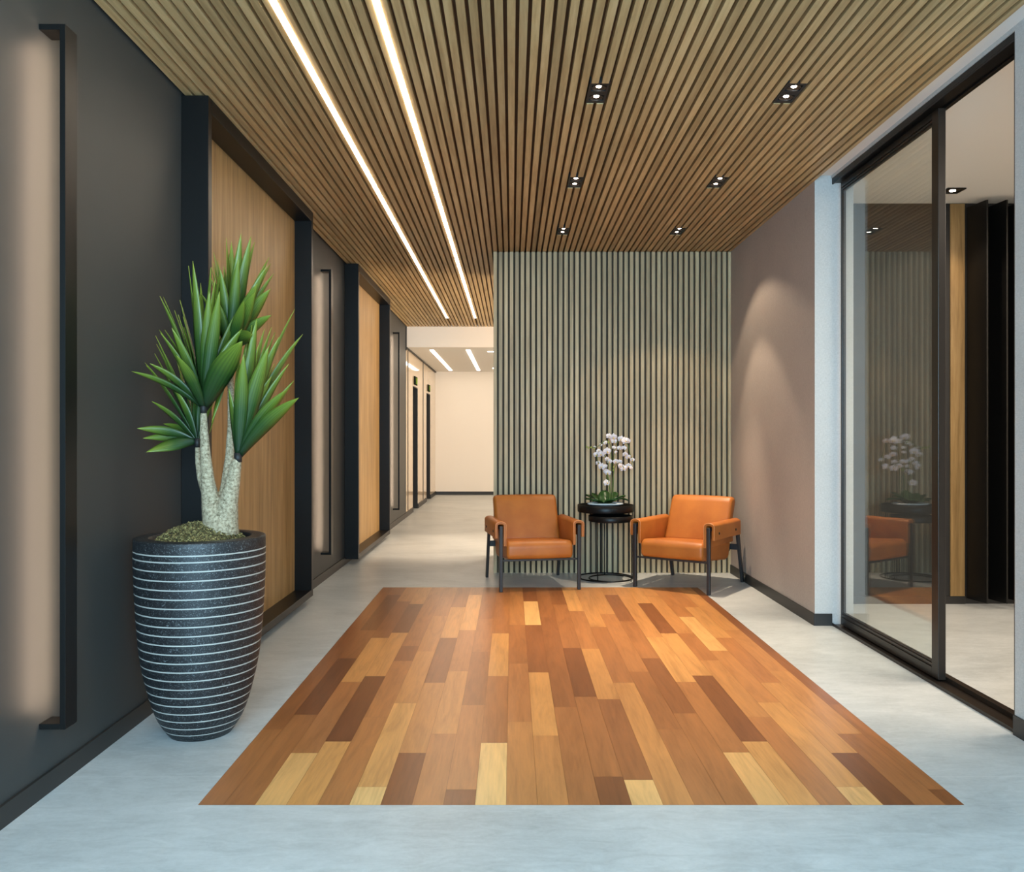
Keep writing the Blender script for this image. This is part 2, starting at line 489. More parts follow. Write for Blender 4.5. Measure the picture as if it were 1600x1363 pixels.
def doorway(n, d, label):
    r = empty('door_%d' % n, (XL, (d[0]+d[1])/2, 0)); w = (d[1]-d[0])/2
    struct(r, label)
    b = MB()
    b.box(-0.2, 0.0, -w, -w+0.02, 0, DH); b.box(-0.2, 0.0, w-0.02, w, 0, DH); b.box(-0.2, 0.0, -w+0.02, w-0.02, DH-0.02, DH)
    b.build('door_frame', M['black_matte'], r)
    for s in (-1, 1):
        b = MB(); a0, a1 = sorted((s*0.003, s*(w-0.02))); b.box(-0.2, -0.17, a0, a1, 0.005, DH-0.02)
        b.build('door_leaf', M['black'], r, 0.002)
doorway(2, D1, 'nearer dark recessed doorway in the far cream wall')
doorway(3, D2, 'farther dark recessed doorway beside the end wall')

def sign(y, w, z0, z1, label):
    r = empty('exit_sign', (XL, y, (z0+z1)/2)); h = (z1-z0)/2
    tag(r, label, 'sign', 'green signs above the far doorways')
    b = MB(); b.box(0.001, 0.02, -w, w, -h, h); b.build('sign_panel', M['sign_dark'], r, 0.002)
    b = MB(); b.box(0.0195, 0.0215, -w*0.18, w*0.22, -h*0.75, h*0.75)
    o = b.build('sign_symbol', M['sign_green'], r); o['label'] = 'green lit sign field'
    b = MB(); b.box(0.0195, 0.0215, w*0.5, w*0.92, -h*0.8, h*0.8)
    o = b.build('sign_symbol', M['sign_green'], r); o['label'] = 'green lit sign field'
sign(14.64, 0.2, 2.15, 2.29, 'small dark green sign above the nearer far doorway')
sign(16.97, 0.19, 2.16, 2.29, 'small dark green sign above the farther doorway by the end wall')

# baseboards
def board(name, *boxes):
    b = MB()
    for bx in boxes: b.box(*bx)
    return struct(b.build(name, M['base'], bevel=0.001, seg=1))
board('baseboard_left', (XL, XL+0.012, Y0, YF, 0, 0.075))
board('baseboard_left_far', (XL, XL+0.012, YF, D1[0]-0.0, 0, 0.08), (XL, XL+0.012, D1[1], D2[0], 0, 0.08), (XL, XL+0.012, D2[1], YE, 0, 0.08))
board('baseboard_far', (XL+0.012, 4.0, YE-0.012, YE, 0, 0.07))

# --- slat wall behind the chairs
b = MB()
x = -0.172; WP = 0.0507
while x < XR-0.004:
    b.box(x, min(x+0.0315, XR-0.002), YB, YB+0.03, 0.0, H-0.004); x += WP
b.box(-0.172, XR-0.001, YB+0.03, YB+1.2, 0, H-0.004, 1)
struct(b.build('wall_back', [M['wall_slat'], M['wall_slat_back']], fix=False), 'wall of vertical oak slats behind the two armchairs')

# --- right wall, end face and room behind the glass
YP = 5.736
b = MB(); b.box(XR, 2.295, YP, YB+0.3, 0, HB, 0, [0,0,1,2,0,0])
struct(b.build('wall_right', [M['taupe'], M['pale'], M['white_wall']], fix=False), 'taupe fabric covered wall with a pale end face')
board('baseboard_right', (XR-0.01, XR, YP-0.01, YB-0.001, 0, 0.08), (XR, 2.15, YP-0.01, YP, 0, 0.08))
b = MB(); b.box(2.145, 2.4, Y0, 3.64, 0, HB)
struct(b.build('wall_near', M['pale']), 'pale fabric covered wall at the right edge nearest the camera')
board('baseboard_near', (2.135, 2.145, Y0, 3.638, 0, 0.085))
b = MB(); b.box(2.145, 2.27, 3.64, YP, 3.005, 3.15)
struct(b.build('wall_header', M['pale']), 'narrow pale header above the glass door')

RB = 6.48
b = MB(); b.box(2.295, 6.1, RB, RB+0.15, 0, 3.2)
struct(b.build('wall_room_back', M['black_matte']), 'black wall at the back of the room behind the glass')
b = MB(); b.box(2.27, 6.1, Y0, RB, 3.04, 3.14)
struct(b.build('ceiling_room', M['white_ceil']), 'white ceiling of the room behind the glass')
b = MB(); b.box(6.1, 6.2, Y0, RB, 0, 3.2); b.box(2.4, 6.1, Y0-0.1, Y0, 0, 3.2)
struct(b.build('wall_room_right', M['white_wall']))

def door():
    r = empty('door_1', (2.15, 4.7, 0)); struct(r, 'black framed sliding glass door on the right, half open')
    X, Y = 2.15, 4.7
    b = MB(); b.box(0, 0.12, 3.655-Y, YP-0.001-Y, 2.975, 3.005)
    b.box(0.0, 0.01, 3.655-Y, YP-0.001-Y, 2.965, 2.975); b.box(0.082, 0.09, 3.655-Y, YP-0.001-Y, 2.965, 2.975)
    b.build('door_head', M['black'], r, 0.001, 1)
    b = MB(); b.box(0, 0.12, 3.655-Y, YP-0.001-Y, 0.0, 0.010)
    b.box(0, 0.006, 3.655-Y, YP-0.001-Y, 0.01, 0.018); b.box(0.084, 0.12, 3.655-Y, YP-0.001-Y, 0.01, 0.034)
    b.build('sill_track', M['bronze'], r, 0.001, 1)
    b = MB(); b.box(0, 0.12, 3.641-Y, 3.655-Y, 0, 3.005); b.build('jamb', M['bronze'], r, 0.001, 1)
    x0, x1 = 0.04, 0.079; ya, yc = 4.384-Y, 5.705-Y
    b = MB(); b.box(x0, x1, ya, ya+0.07, 0.02, 2.96); b.build('stile', M['bronze'], r, 0.002, 2)
    b = MB(); b.box(x0+0.008, x1-0.004, yc-0.022, yc, 0.02, 2.96); b.build('stile', M['bronze'], r, 0.002, 2)
    for nm, z0, z1, st in (('bottom_rail', 0.02, 0.098, 1), ('top_rail', 2.905, 2.96, -1)):
        b = MB(); hh = (z1-z0)
        za, zb = (z0, z0+hh*0.62) if st > 0 else (z1-hh*0.62, z1)
        b.box(x0, x1, ya+0.07, yc-0.022, za, zb)
        z, dz = (zb, hh*0.13) if st > 0 else (za, -hh*0.13)
        b.box(x0+0.008, x1-0.008, ya+0.07, yc-0.022, *sorted((z, z+dz)))
        b.box(x0+0.003, x1-0.003, ya+0.07, yc-0.022, *sorted((z+dz, z+2*dz)))
        b.box(x0+0.010, x1-0.010, ya+0.07, yc-0.022, *sorted((z+2*dz, z+3*dz)))
        b.build(nm, M['bronze'], r)
    b = MB(); b.box(x0+0.014, x0+0.022, ya+0.068, yc-0.02, 0.095, 2.91)
    b.build('glass_pane', M['glass'], r)
door()

b = MB(); b.box(3.325, 3.432, RB-0.012, RB, 0.06, 3.035)
tag(b.build('wood_panel', M['panel_oak']), 'narrow vertical oak strip on the black wall behind the glass door', 'wood panel')
board('baseboard_room', (2.296, 3.44, RB-0.01, RB, 0, 0.058))

def louvers():
    r = empty('louver_screen', (3.43, RB, 0)); tag(r, 'row of tall black angled fins beside the oak strip in the room', 'screen')
    for i in range(9):
        x = 0.0 + i*0.145
        b = MB(); b.bar((x+0.02, -0.015, 1.525), (x+0.05, -0.235, 1.525), 0.014, 2.96, (0,0,1))
        b.build('fin', M['black'], r, 0.002)
louvers()

def room_downlight():
    r = empty('square_downlight', (3.165, 6.13, 3.04)); tag(r, 'small square black downlight in the white ceiling behind the glass door', 'ceiling light')
    b = MB()
    for bx in ((-0.065,0.065,-0.065,-0.05), (-0.065,0.065,0.05,0.065), (-0.065,-0.05,-0.05,0.05), (0.05,0.065,-0.05,0.05)):
        b.box(*bx, -0.008, 0.0)
    b.build('trim_ring', M['black'], r)
    b = MB(); b.box(-0.05, 0.05, -0.05, 0.05, -0.003, -0.001); b.build('baffle', M['bronze'], r)
    b = MB(); b.lathe([(0.021, -0.005), (0.019, -0.004)], seg=20); b.build('lens', M['lens'], r)
    spot('room_spot', (3.165, 6.13, 3.03), (3.165, 6.1, 0), 50, 30, WARM, 0.5, 0.03)
room_downlight()

# ------------------------------------------------------------------ framed oak panels on the left wall
def framed_panel(y0, y1, label):
    X1 = -1.525; t = 0.05; z0, z1 = 0.05, H-0.005
    r = empty('framed_wall_panel', (XL, (y0+y1)/2, z0)); yc = (y0+y1)/2
    tag(r, label, 'wall panel', 'framed oak panels on the grey wall')
    a, c, d = y0-yc, y1-yc, X1-XL
    h = z1-z0
    b = MB()
    b.box(0.001, d, a, a+t, 0, h); b.box(0.001, d, c-t, c, 0, h)
    b.box(0.001, d, a+t, c-t, 0, 0.05); b.box(0.001, d, a+t, c-t, h-0.075, h)
    b.build('frame', M['black'], r, 0.0015, 1)
    b = MB(); b.box(0.002, 0.008, a+t, c-t, 0.05, h-0.075)
    b.build('oak_panel', M['panel_oak'], r)
framed_panel(4.286, 6.543, 'black framed oak wall panel behind the potted yucca')
framed_panel(8.472, 10.69, 'smaller looking black framed oak wall panel farther down the corridor')

def wall_lamp(y0, label):
    z0, z1 = 0.242, 2.722; w = 0.082; d = 0.093; t = 0.02
    r = empty('wall_light', (XL, y0+w/2, z0)); h = z1-z0
    tag(r, label, 'wall light', 'slim bracket lights on the grey wall')
    b = MB()
    b.box(d-t, d, -w/2, w/2, 0, h); b.box(0.001, d-t, -w/2, w/2, 0, t); b.box(0.001, d-t, -w/2, w/2, h-t, h)
    b.build('bracket', M['black'], r, 0.001, 1)
    b = MB(); b.box(d-t-0.0008, d-t-0.0001, -0.022, 0.022, t+0.03, h-t-0.03)
    b.build('led_strip', M['led_wall'], r)
wall_lamp(2.997, 'tall slim black bracket light nearest the camera, left of the striped pot')
wall_lamp(7.405, 'slim black bracket light between the two framed oak panels')
wall_lamp(11.9, 'slim black bracket light beyond the second framed panel')

# ------------------------------------------------------------------ ceiling lights
for k, lab in ((-18, 'left of the two long white light lines in the slatted ceiling'), (-10, 'right of the two long white light lines in the slatted ceiling')):
    xc = G0 + PITCH*k
    b = MB(); b.box(xc-0.0129, xc+0.0129, Y0, 12.4, H-0.004, HB-0.002)
    tag(b.build('linear_ceiling_light', M['led']), lab, 'ceiling light', 'light lines in the slatted ceiling')
for xc, lab in ((-1.30, 'left short light line in the lower white ceiling at corridor end'), (-0.71, 'right short light line in the lower white ceiling at corridor end')):
    b = MB(); b.box(xc-0.03, xc+0.03, 13.8, 18.1, HL-0.006, HL-0.0005)
    tag(b.build('linear_ceiling_light', M['led_lobby']), lab, 'ceiling light', 'light lines in the lower white ceiling')

for yc, lab in ((14.1, 'nearer light line crossing the lower white ceiling, cut off by the slat wall'), (17.5, 'farther light line crossing the lower white ceiling, cut off by the slat wall')):
    b = MB(); b.box(-0.40, 3.2, yc-0.03, yc+0.03, HL-0.006, HL-0.0005)
    tag(b.build('linear_ceiling_light', M['led_lobby']), lab, 'ceiling light', 'light lines in the lower white ceiling')

ROW = {4.28: 'nearest the camera', 5.78: 'in the middle of its row', 7.16: 'closest to the slat wall'}
SIDE = {8: 'left row', 27: 'right row'}
def downlight(kx, y):
    xc = G0 + PITCH*(kx+1); hw = PITCH*1.0 - 0.001
    r = empty('twin_downlight', (xc, y, H))
    tag(r, 'black twin downlight in the %s, %s' % (SIDE[kx], ROW[y]), 'ceiling light', 'black twin downlights in the slatted ceiling')
    L = LL-0.001
    b = MB()
    z0, z1 = 0.004, 0.033
    # plate with two square openings
    o = 0.036
    for c in (-0.060, 0.060):
        b.box(-hw, -o, c-o, c+o, z0, z1); b.box(o, hw, c-o, c+o, z0, z1)
    b.box(-hw, hw, -L, -0.060-o, z0, z1); b.box(-hw, hw, -0.060+o, 0.060-o, z0, z1); b.box(-hw, hw, 0.060+o, L, z0, z1)
    b.box(-o, o, -0.096, -0.024, 0.030, 0.033); b.box(-o, o, 0.024, 0.096, 0.030, 0.033)
    b.build('housing', M['black_matte'], r)
    for c in (-0.060, 0.060):
        b = MB(); b.lathe([(0.035, 0.0045), (0.035, 0.007), (0.016, 0.014), (0.012, 0.014)], (0, c, 0), 24, cap0=False, cap1=False)
        b.build('reflector', M['bronze'], r)
        b = MB(); b.lathe([(0.0128, 0.0105), (0.0128, 0.0135)], (0, c, 0), 20); b.build('lens', M['lens'], r)
    tilt = 0.5 if y > 7 else (0.12 if y > 5 else 0.0)
    aim = 0.25 if (y < 7 and kx == 27) else 0.0
    pw = 0.06 if (y > 7 and kx == 8) else 1.0
    spot('downlight_beam', (xc, y-0.06, H-0.004), (xc - aim, y-0.06-tilt*1.0, 0), 55 if y > 7 else 38, (32 if y > 7 else 22)*pw, WARM, 0.25 if y > 7 else 1.0, 0.012)
    spot('downlight_beam', (xc, y+0.06, H-0.004), (xc - aim, y+0.06-tilt*1.0, 0), 36 if y > 7 else 30, (75 if y > 7 else 80)*pw, WARM, 0.3 if y > 7 else 0.8, 0.012)
    if y > 7 and kx == 27:           # the narrow core of the beam over the right armchair
        spot('downlight_beam', (xc, y+0.06, H-0.004), (xc+0.14, y+0.06, 0), 22, 300, WARM, 0.9, 0.012)
    elif y > 5:
        spot('downlight_beam', (xc, y+0.06, H-0.004), (xc, y+(0.0 if y < 7 else -0.85), 0), 21, 130 if kx == 8 else 80, WARM, 1.0, 0.012)
for kx, y in LIGHTS: downlight(kx, y)
# downlights of the open lobby to the right of the corridor, behind the slat wall
spot('lobby_spot', (0.15, 9.85, 2.97), (-0.75, 9.8, 0), 27, 260, WARM2, 0.8, 0.04)

# ------------------------------------------------------------------ armchairs
def rr(prof_pts):
    return prof_pts
def round_poly(pts, rads, n=6):
    """round the corners of a polygon"""
    out = []; m = len(pts)
    for i, p in enumerate(pts):
        p = Vector(p); a = Vector(pts[i-1]); c = Vector(pts[(i+1) % m]); r = rads[i]
        if r <= 0: out.append(tuple(p)); continue
        u = (a-p).normalized(); w = (c-p).normalized()
        ang = u.angle(w); d = r/math.tan(ang/2)
        d = min(d, (a-p).length*0.49, (c-p).length*0.49); r2 = d*math.tan(ang/2)
        cen = p + (u+w).normalized()*(r2/math.sin(ang/2))
        s, e = p+u*d-cen, p+w*d-cen
        for k in range(n+1):
            t = k/n
            v = s.lerp(e, t)
            out.append(tuple(cen+(v.normalized()*r2 if v.length > 1e-9 else s)))
    return out

def armchair(label):
    r = empty('armchair'); tag(r, label, 'armchair', 'tan leather armchairs by the slat wall')
    lm, le = M['leg_metal'], M['leather']
    W, YFr = 0.328, -0.37
    for s in (-1, 1):
        b = MB(); b.box(s*W-0.013, s*W+0.013, YFr-0.017, YFr+0.017, 0, 0.538); b.build('leg', lm, r, 0.004)
        b = MB(); b.bar((s*W, 0.375, 0), (s*W, 0.235, 0.53), 0.024, 0.034, (0,1,0), 0, 0.026, 0.036); b.build('leg', lm, r, 0.004)
        b = MB(); b.box(s*W-0.012, s*W+0.012, YFr+0.017, 0.228, 0.508, 0.534); b.build('arm_rail', lm, r, 0.003)
        # leather sling folded over the rail: inverted U of even thickness
        ri, t = 0.024, 0.022
        top = 0.544
        inn, out = 0.37, 0.435
        path = [(-1, inn)] + [None]
        o_pts = [(-(ri+t), inn)]; i_pts = [(-ri, inn)]
        for k in range(13):
            a = PI - PI*k/12
            o_pts.append(((ri+t)*math.cos(a), top+(ri+t)*0.62*math.sin(a)))
            i_pts.append((ri*math.cos(a), top+ri*0.3*math.sin(a)))
        o_pts.append((ri+t, out)); i_pts.append((ri, out))
        prof = [(s*W + s*x, z) for x, z in o_pts + i_pts[::-1]]
        b = MB(); b.prism(prof, 'y', YFr+0.005, 0.215, 0, True); ap = b.build('arm_pad', le, r, 0.006, 3, sharp=50)
        b = MB()
        b.tube([(s*W+s*x, YFr+0.004, z) for x, z in [(q[0]*0.97, q[1]) for q in o_pts]], 0.0035, 6)
        pp = b.build('piping', M['piping'], ap); pp['label'] = 'leather edge with its highlight in the colour'
        for y in (-0.265, 0.10):
            b = MB(); xs = s*W + s*(ri+t)
            b.lathe([(0.011, -0.0), (0.011, 0.004), (0.007, 0.006), (0.0, 0.0055)], seg=14, cap1=False)
            o = b.build('stud', M['bronze'], ap); o.rotation_euler = (0, s*PI/2, 0); o.location = (xs-s*0.001, y, 0.487)
    # seat: deep rounded block sloping to the rear
    pts = [(-0.376, 0.262), (0.19, 0.214), (0.25, 0.40), (0.10, 0.375), (-0.378, 0.412)]
    prof = round_poly(pts, [0.045, 0.06, 0.04, 0.05, 0.055], 6)
    b = MB(); sw = 0.279
    seat_mesh(b, prof, sw, 0.028, 0.010)
    b.build('seat', le, r)
    # back cushion leaning to the rear with a rolled top
    pts = [(0.085, 0.36), (0.185, 0.33), (0.345, 0.70), (0.325, 0.745), (0.265, 0.742), (0.235, 0.71)]
    prof = round_poly(pts, [0.03, 0.04, 0.035, 0.03, 0.035, 0.10], 5)
    b = MB(); seat_mesh(b, prof, 0.284, 0.030, 0.008)
    b.build('backrest', le, r)
    b = MB(); b.bar((-W+0.012, 0.292, 0.315), (W-0.012, 0.292, 0.315), 0.05, 0.016, (0,1,0)); b.build('rear_crossbar', lm, r, 0.003)
    b = MB(); b.box(-W+0.013, W-0.013, YFr+0.004, YFr+0.020, 0.246, 0.262); b.build('front_crossbar', lm, r, 0.003)
    for s in (-1, 1):
        b = MB(); b.bar((s*0.24, YFr+0.012, 0.252), (s*0.24, 0.288, 0.285), 0.02, 0.016, (0,0,1)); b.build('seat_rail', lm, r, 0.002)
    for s in (-1, 1):
        b = MB(); b.bar((s*0.20, 0.25, 0.60), (s*0.20, 0.296, 0.325), 0.02, 0.012, (0,1,0)); b.build('back_brace', lm, r, 0.002)
    return r

def seat_mesh(b, prof, hw, rad, puff):
    """side outline swept across with softly rounded ends"""
    n = len(prof); c = Vector((sum(p[0] for p in prof)/n, sum(p[1] for p in prof)/n))
    secs = []
    for k in range(6):
        a = PI/2*k/5
        secs.append((-hw+rad*(1-math.sin(a)), rad*(1-math.cos(a))))
    secs = secs[::-1]
    secs = [(-hw + rad*(1-math.sin(PI/2*k/5)), rad*(1-math.cos(PI/2*k/5))) for k in range(5, -1, -1)][::-1]
    # secs runs from full ring inward; reorder from the end face to the middle
    secs = [(-hw + rad*(1-math.cos(PI/2*k/5)), rad*(1-math.sin(PI/2*k/5))) for k in range(6)]
    mids = [(-hw+rad + (2*hw-2*rad)*k/10, 0.0) for k in range(1, 10)]
    ends = [(-x, s) for x, s in secs[::-1]]
    rings = secs + mids + ends
    vs = []
    # inward offset per point along the local normal
    nrm = []
    for i in range(n):
        a = Vector(prof[i-1]); d = Vector(prof[(i+1) % n])
        t = (d-a); t = t.normalized() if t.length > 1e-9 else Vector((1,0))
        nn = Vector((-t.y, t.x))
        if nn.dot(c-Vector(prof[i])) < 0: nn = -nn
        nrm.append(nn)
    for x, ins in rings:
        pf = puff*(1-(x/hw)**2)
        for i in range(n):
            p = Vector(prof[i]) + nrm[i]*(ins - pf*0.6)
            vs.append((x, p.x, p.y))
    fs = []
    R = len(rings)
    for j in range(R-1):
        for i in range(n):
            k = (i+1) % n
            fs.append((j*n+i, j*n+k, (j+1)*n+k, (j+1)*n+i))
    o = b.add(vs, fs, 0, True)
    b.f.append(tuple(o+i for i in range(n))); b.mi.append(0); b.sm.append(True)
    b.f.append(tuple(o+(R-1)*n+i for i in range(n-1,-1,-1))); b.mi.append(0); b.sm.append(True)

ch = armchair('tan leather armchair left of the round black side tables')
ch.location = (0.165, 7.387, 0); ch.rotation_euler = (0, 0, math.radians(10.5))
ch2 = copy_tree(ch)
ch2['label'] = 'tan leather armchair right of the side tables, angled beside the taupe wall'
ch2.location = (1.523, 7.323, 0); ch2.rotation_euler = (0, 0, math.radians(-35.5))

# ------------------------------------------------------------------ nesting tray tables
def tray_table(loc, r, ztop, lip, angs, label, zr=0.006):
    o = empty('side_table', loc); tag(o, label, 'side table', 'round black tray tables')
    zb = ztop-lip
    b = MB(); b.lathe([(r-0.012, zb), (r-0.003, zb+0.002), (r, zb+0.008), (r, ztop-0.002), (r-0.003, ztop), (r-0.006, ztop-0.002), (r-0.007, zb+0.016), (0.0005, zb+0.016)], seg=72)
    b.build('tray', M['black'], o)
    rr_ = r-0.006
    b = MB(); b.tube([(rr_*math.cos(2*PI*k/64), rr_*math.sin(2*PI*k/64), zr) for k in range(64)], 0.006, 10, True); b.build('base_ring', M['black'], o)
    for a in angs:
        a = math.radians(a)
        x, y = rr_*math.cos(a), rr_*math.sin(a)
        b = MB(); b.tube([(x, y, zr), (x*0.985, y*0.985, zb+0.001)], 0.0045, 10); b.build('leg', M['black'], o)
tray_table((0.839, 7.662, 0), 0.25, 0.659, 0.066, (200, 95, -12), 'taller round black tray table holding the orchid')
tray_table((0.868, 7.535, 0), 0.193, 0.573, 0.052, (228, 100, -14), 'lower round black tray table tucked under the taller one', 0.0182)

# ------------------------------------------------------------------ orchid
def P(px, py, y):
    return Vector(((px-800)*y/F, y, EYE-(py-681.5)*y/F))

def flower_mesh(b, c, fwd, up, s, rnd):
    """five petals and a lip facing fwd"""
    fwd = fwd.normalized(); rt = fwd.cross(up).normalized(); up = rt.cross(fwd).normalized()
    def petal(ang, L, W, cup):
        d = rt*math.cos(ang)+up*math.sin(ang); w = fwd.cross(d)
        rows = []; N = 6
        for i in range(N+1):
            t = i/N; wid = W*math.sin(PI*min(1, 0.12+t*0.86))**0.7 * (0.45+0.55*min(1, t*2.2))
            if i == N: wid = W*0.18
            base = c + d*(L*t) + fwd*(cup*(t**2)*L - 0.1*s)
            rows.append([base - w*wid + fwd*wid*0.2, base + fwd*(-0.02*s), base + w*wid + fwd*wid*0.2])
        vs = [p for rw in rows for p in rw]; fs = []
        for i in range(N):
            for j in range(2):
                fs.append((i*3+j, i*3+j+1, (i+1)*3+j+1, (i+1)*3+j))
        b.add(vs, fs, 0, True)
    petal(math.radians(12), s*0.60, s*0.34, 0.10); petal(math.radians(168), s*0.60, s*0.34, 0.10)
    petal(math.radians(90), s*0.55, s*0.22, 0.0)
    petal(math.radians(222), s*0.55, s*0.20, 0.0); petal(math.radians(318), s*0.55, s*0.20, 0.0)
    lip = c + fwd*0.06*s
    vs = []; fs = []
    for i in range(5):
        for k in range(6):
            a = 2*PI*k/6; rr2 = 0.09*s*math.sin(PI*(i+0.3)/4.6)
            vs.append(lip + rt*rr2*math.cos(a) + up*(rr2*math.sin(a)-0.05*s*i) + fwd*(0.05*s*i))
    for i in range(4):
        for k in range(6):
            l = (k+1) % 6; fs.append((i*6+k, i*6+l, (i+1)*6+l, (i+1)*6+k))
    b.add(vs, fs, 1, True)

def orchid():
    rnd = random.Random(5)
    cx, cy, cz = 0.838, 7.662, 0.659-0.066+0.016
    r = empty('potted_orchid', (cx, cy, cz)); tag(r, 'white orchid in a low oval planter on the taller tray table', 'orchid')
    O = Vector((cx, cy, cz))
    b = MB(); b.lathe([(0.125, 0.0), (0.140, 0.03), (0.146, 0.052)], seg=48, sy=0.72); b.build('planter', M['black_matte'], r)
    b = MB(); b.lathe([(0.147, 0.050), (0.160, 0.052), (0.162, 0.060), (0.158, 0.066), (0.145, 0.066), (0.143, 0.058)], seg=48, sy=0.72, cap0=False, cap1=False)
    o = b.build('planter_rim', M['white_ceramic'], r); o['label'] = 'white rim'
    b = MB(); b.lathe([(0.146, 0.053), (0.10, 0.062), (0.0005, 0.066)], seg=32, sy=0.72, cap0=False); b.build('soil', M['moss'], r)
    # broad leaves
    for (dx, dy, L, W, lift, drop) in ((-0.135,-0.02,0.15,0.045,0.07,0.02),(-0.09,-0.07,0.13,0.045,0.08,-0.01),(-0.02,-0.10,0.14,0.05,0.09,-0.02),(0.05,-0.09,0.13,0.05,0.09,0.0),
                               (0.12,-0.03,0.15,0.045,0.12,0.03),(0.15,0.01,0.17,0.04,0.13,-0.04),(-0.07,0.06,0.13,0.045,0.10,0.06),(0.07,0.07,0.14,0.05,0.12,0.06),(0.0,0.02,0.10,0.05,0.11,0.09),(-0.12,0.04,0.15,0.04,0.09,0.05)):
        b = MB(); d = Vector((dx, dy, 0)).normalized(); w = Vector((-d.y, d.x, 0))
        st = Vector((dx*0.25, dy*0.25, 0.055)); N = 8; vs = []; fs = []
        for i in range(N+1):
            t = i/N
            p = st + d*(L*t) + Vector((0,0,lift*0.42*math.sin(PI*min(1, t*0.62)) + drop*0.7*t*t))
            wd = W*1.2*max(0.05, math.sin(PI*(0.1+0.88*t))**0.75)
            vs += [p-w*wd+Vector((0,0,0.012)), p, p+w*wd+Vector((0,0,0.012))]
        for i in range(N):
            for j in range(2): fs.append((i*3+j, i*3+j+1, (i+1)*3+j+1, (i+1)*3+j))
        b.add(vs, fs, 0, True); o = b.build('leaf', M['orchid_leaf'], r, fix=False)
        md = o.modifiers.new('solid', 'SOLIDIFY'); md.thickness = 0.003
    # flowers: (pixel x, y, size, depth step) turned into points about the stems
    Z = lambda x, y: (900+x/8.518, 660+y/8.518)
    fl = [(440,185,50,0.02),(498,200,64,-0.03),(390,270,40,0.06),(505,250,48,0.05),(600,225,58,0.02),(655,245,64,-0.04),(692,250,48,0.03),(505,335,32,-0.02),
          (578,342,40,0.04),(640,340,40,-0.02),(530,398,28,-0.05),(272,432,52,0.0),(335,425,60,-0.05),(415,388,66,-0.08),(300,378,34,0.05),(655,430,50,-0.03),
          (693,462,44,0.01),(752,500,36,0.04),(412,488,38,-0.04),(445,520,44,-0.02),(298,545,44,0.03),(342,590,60,-0.05),(388,585,38,0.05),(528,522,44,-0.03),
          (580,535,50,0.03),(590,580,44,-0.06),(632,612,60,-0.02),(700,582,48,0.04),(732,605,34,0.0),(402,655,48,0.03),(424,672,52,-0.04),(410,805,60,-0.05),(250,330,22,0.05),(330,300,26,0.07)]
    tops = []
    for x, y, s, dd in fl:
        px, py = Z(x, y); c = P(px, py, cy-0.01+dd)-O
        fw = Vector((rnd.uniform(-0.45, 0.45) + c.x*1.2, -1 + rnd.uniform(0, 0.25), rnd.uniform(-0.25, 0.2)))
        upv = Vector((rnd.uniform(-0.3, 0.3), 0, 1))
        b = MB(); flower_mesh(b, c, fw, upv, s/8.518*cy/F*1.5, rnd)
        o = b.build('flower', [M['petal'], M['petal_heart']], r, fix=False)
        md = o.modifiers.new('solid', 'SOLIDIFY'); md.thickness = 0.0012
        tops.append(c)
    for x, y, s in ((140,325,9),(200,338,8),(238,352,8),(165,345,6),(495,640,10),(500,600,8),(430,270,9)):
        px, py = Z(x, y); c = P(px, py, cy)-O
        b = MB(); b.lathe([(0.001, -0.009), (0.005, -0.004), (0.006, 0.002), (0.003, 0.008), (0.0005, 0.010)], c, 10)
        b.build('bud', M['bud'], r)
    # arching stems
    def pz(lst, dd): return [P(*Z(x, y), cy+dd)-O for x, y in lst]
    def smooth(pts, n=6):
        out = []
        for i in range(len(pts)-1):
            p0 = pts[max(0, i-1)]; p1 = pts[i]; p2 = pts[i+1]; p3 = pts[min(len(pts)-1, i+2)]
            for k in range(n):
                t = k/n
                out.append(0.5*((2*p1)+(p2-p0)*t+(2*p0-5*p1+4*p2-p3)*t*t+(3*p1-p0-3*p2+p3)*t**3))
        out.append(pts[-1]); return out
    for lst, dd in (([(470,1040),(462,800),(470,500),(455,300),(400,240),(330,290),(270,330),(140,330)], 0.015),
                    ([(440,1040),(440,850),(430,560),(380,440),(320,420),(280,440),(300,540),(345,600)], -0.03),
                    ([(490,1040),(500,760),(500,480),(540,290),(610,230),(690,300),(720,420),(752,510),(728,610)], 0.03),
                    ([(480,1040),(485,820),(520,600),(580,540),(640,610)], -0.03),
                    ([(450,1040),(452,900),(430,760),(415,680),(408,800)], -0.045)):
        b = MB(); b.tube(smooth(pz(lst, dd)), 0.0032, 8); b.build('stem', M['stem'], r)
orchid()

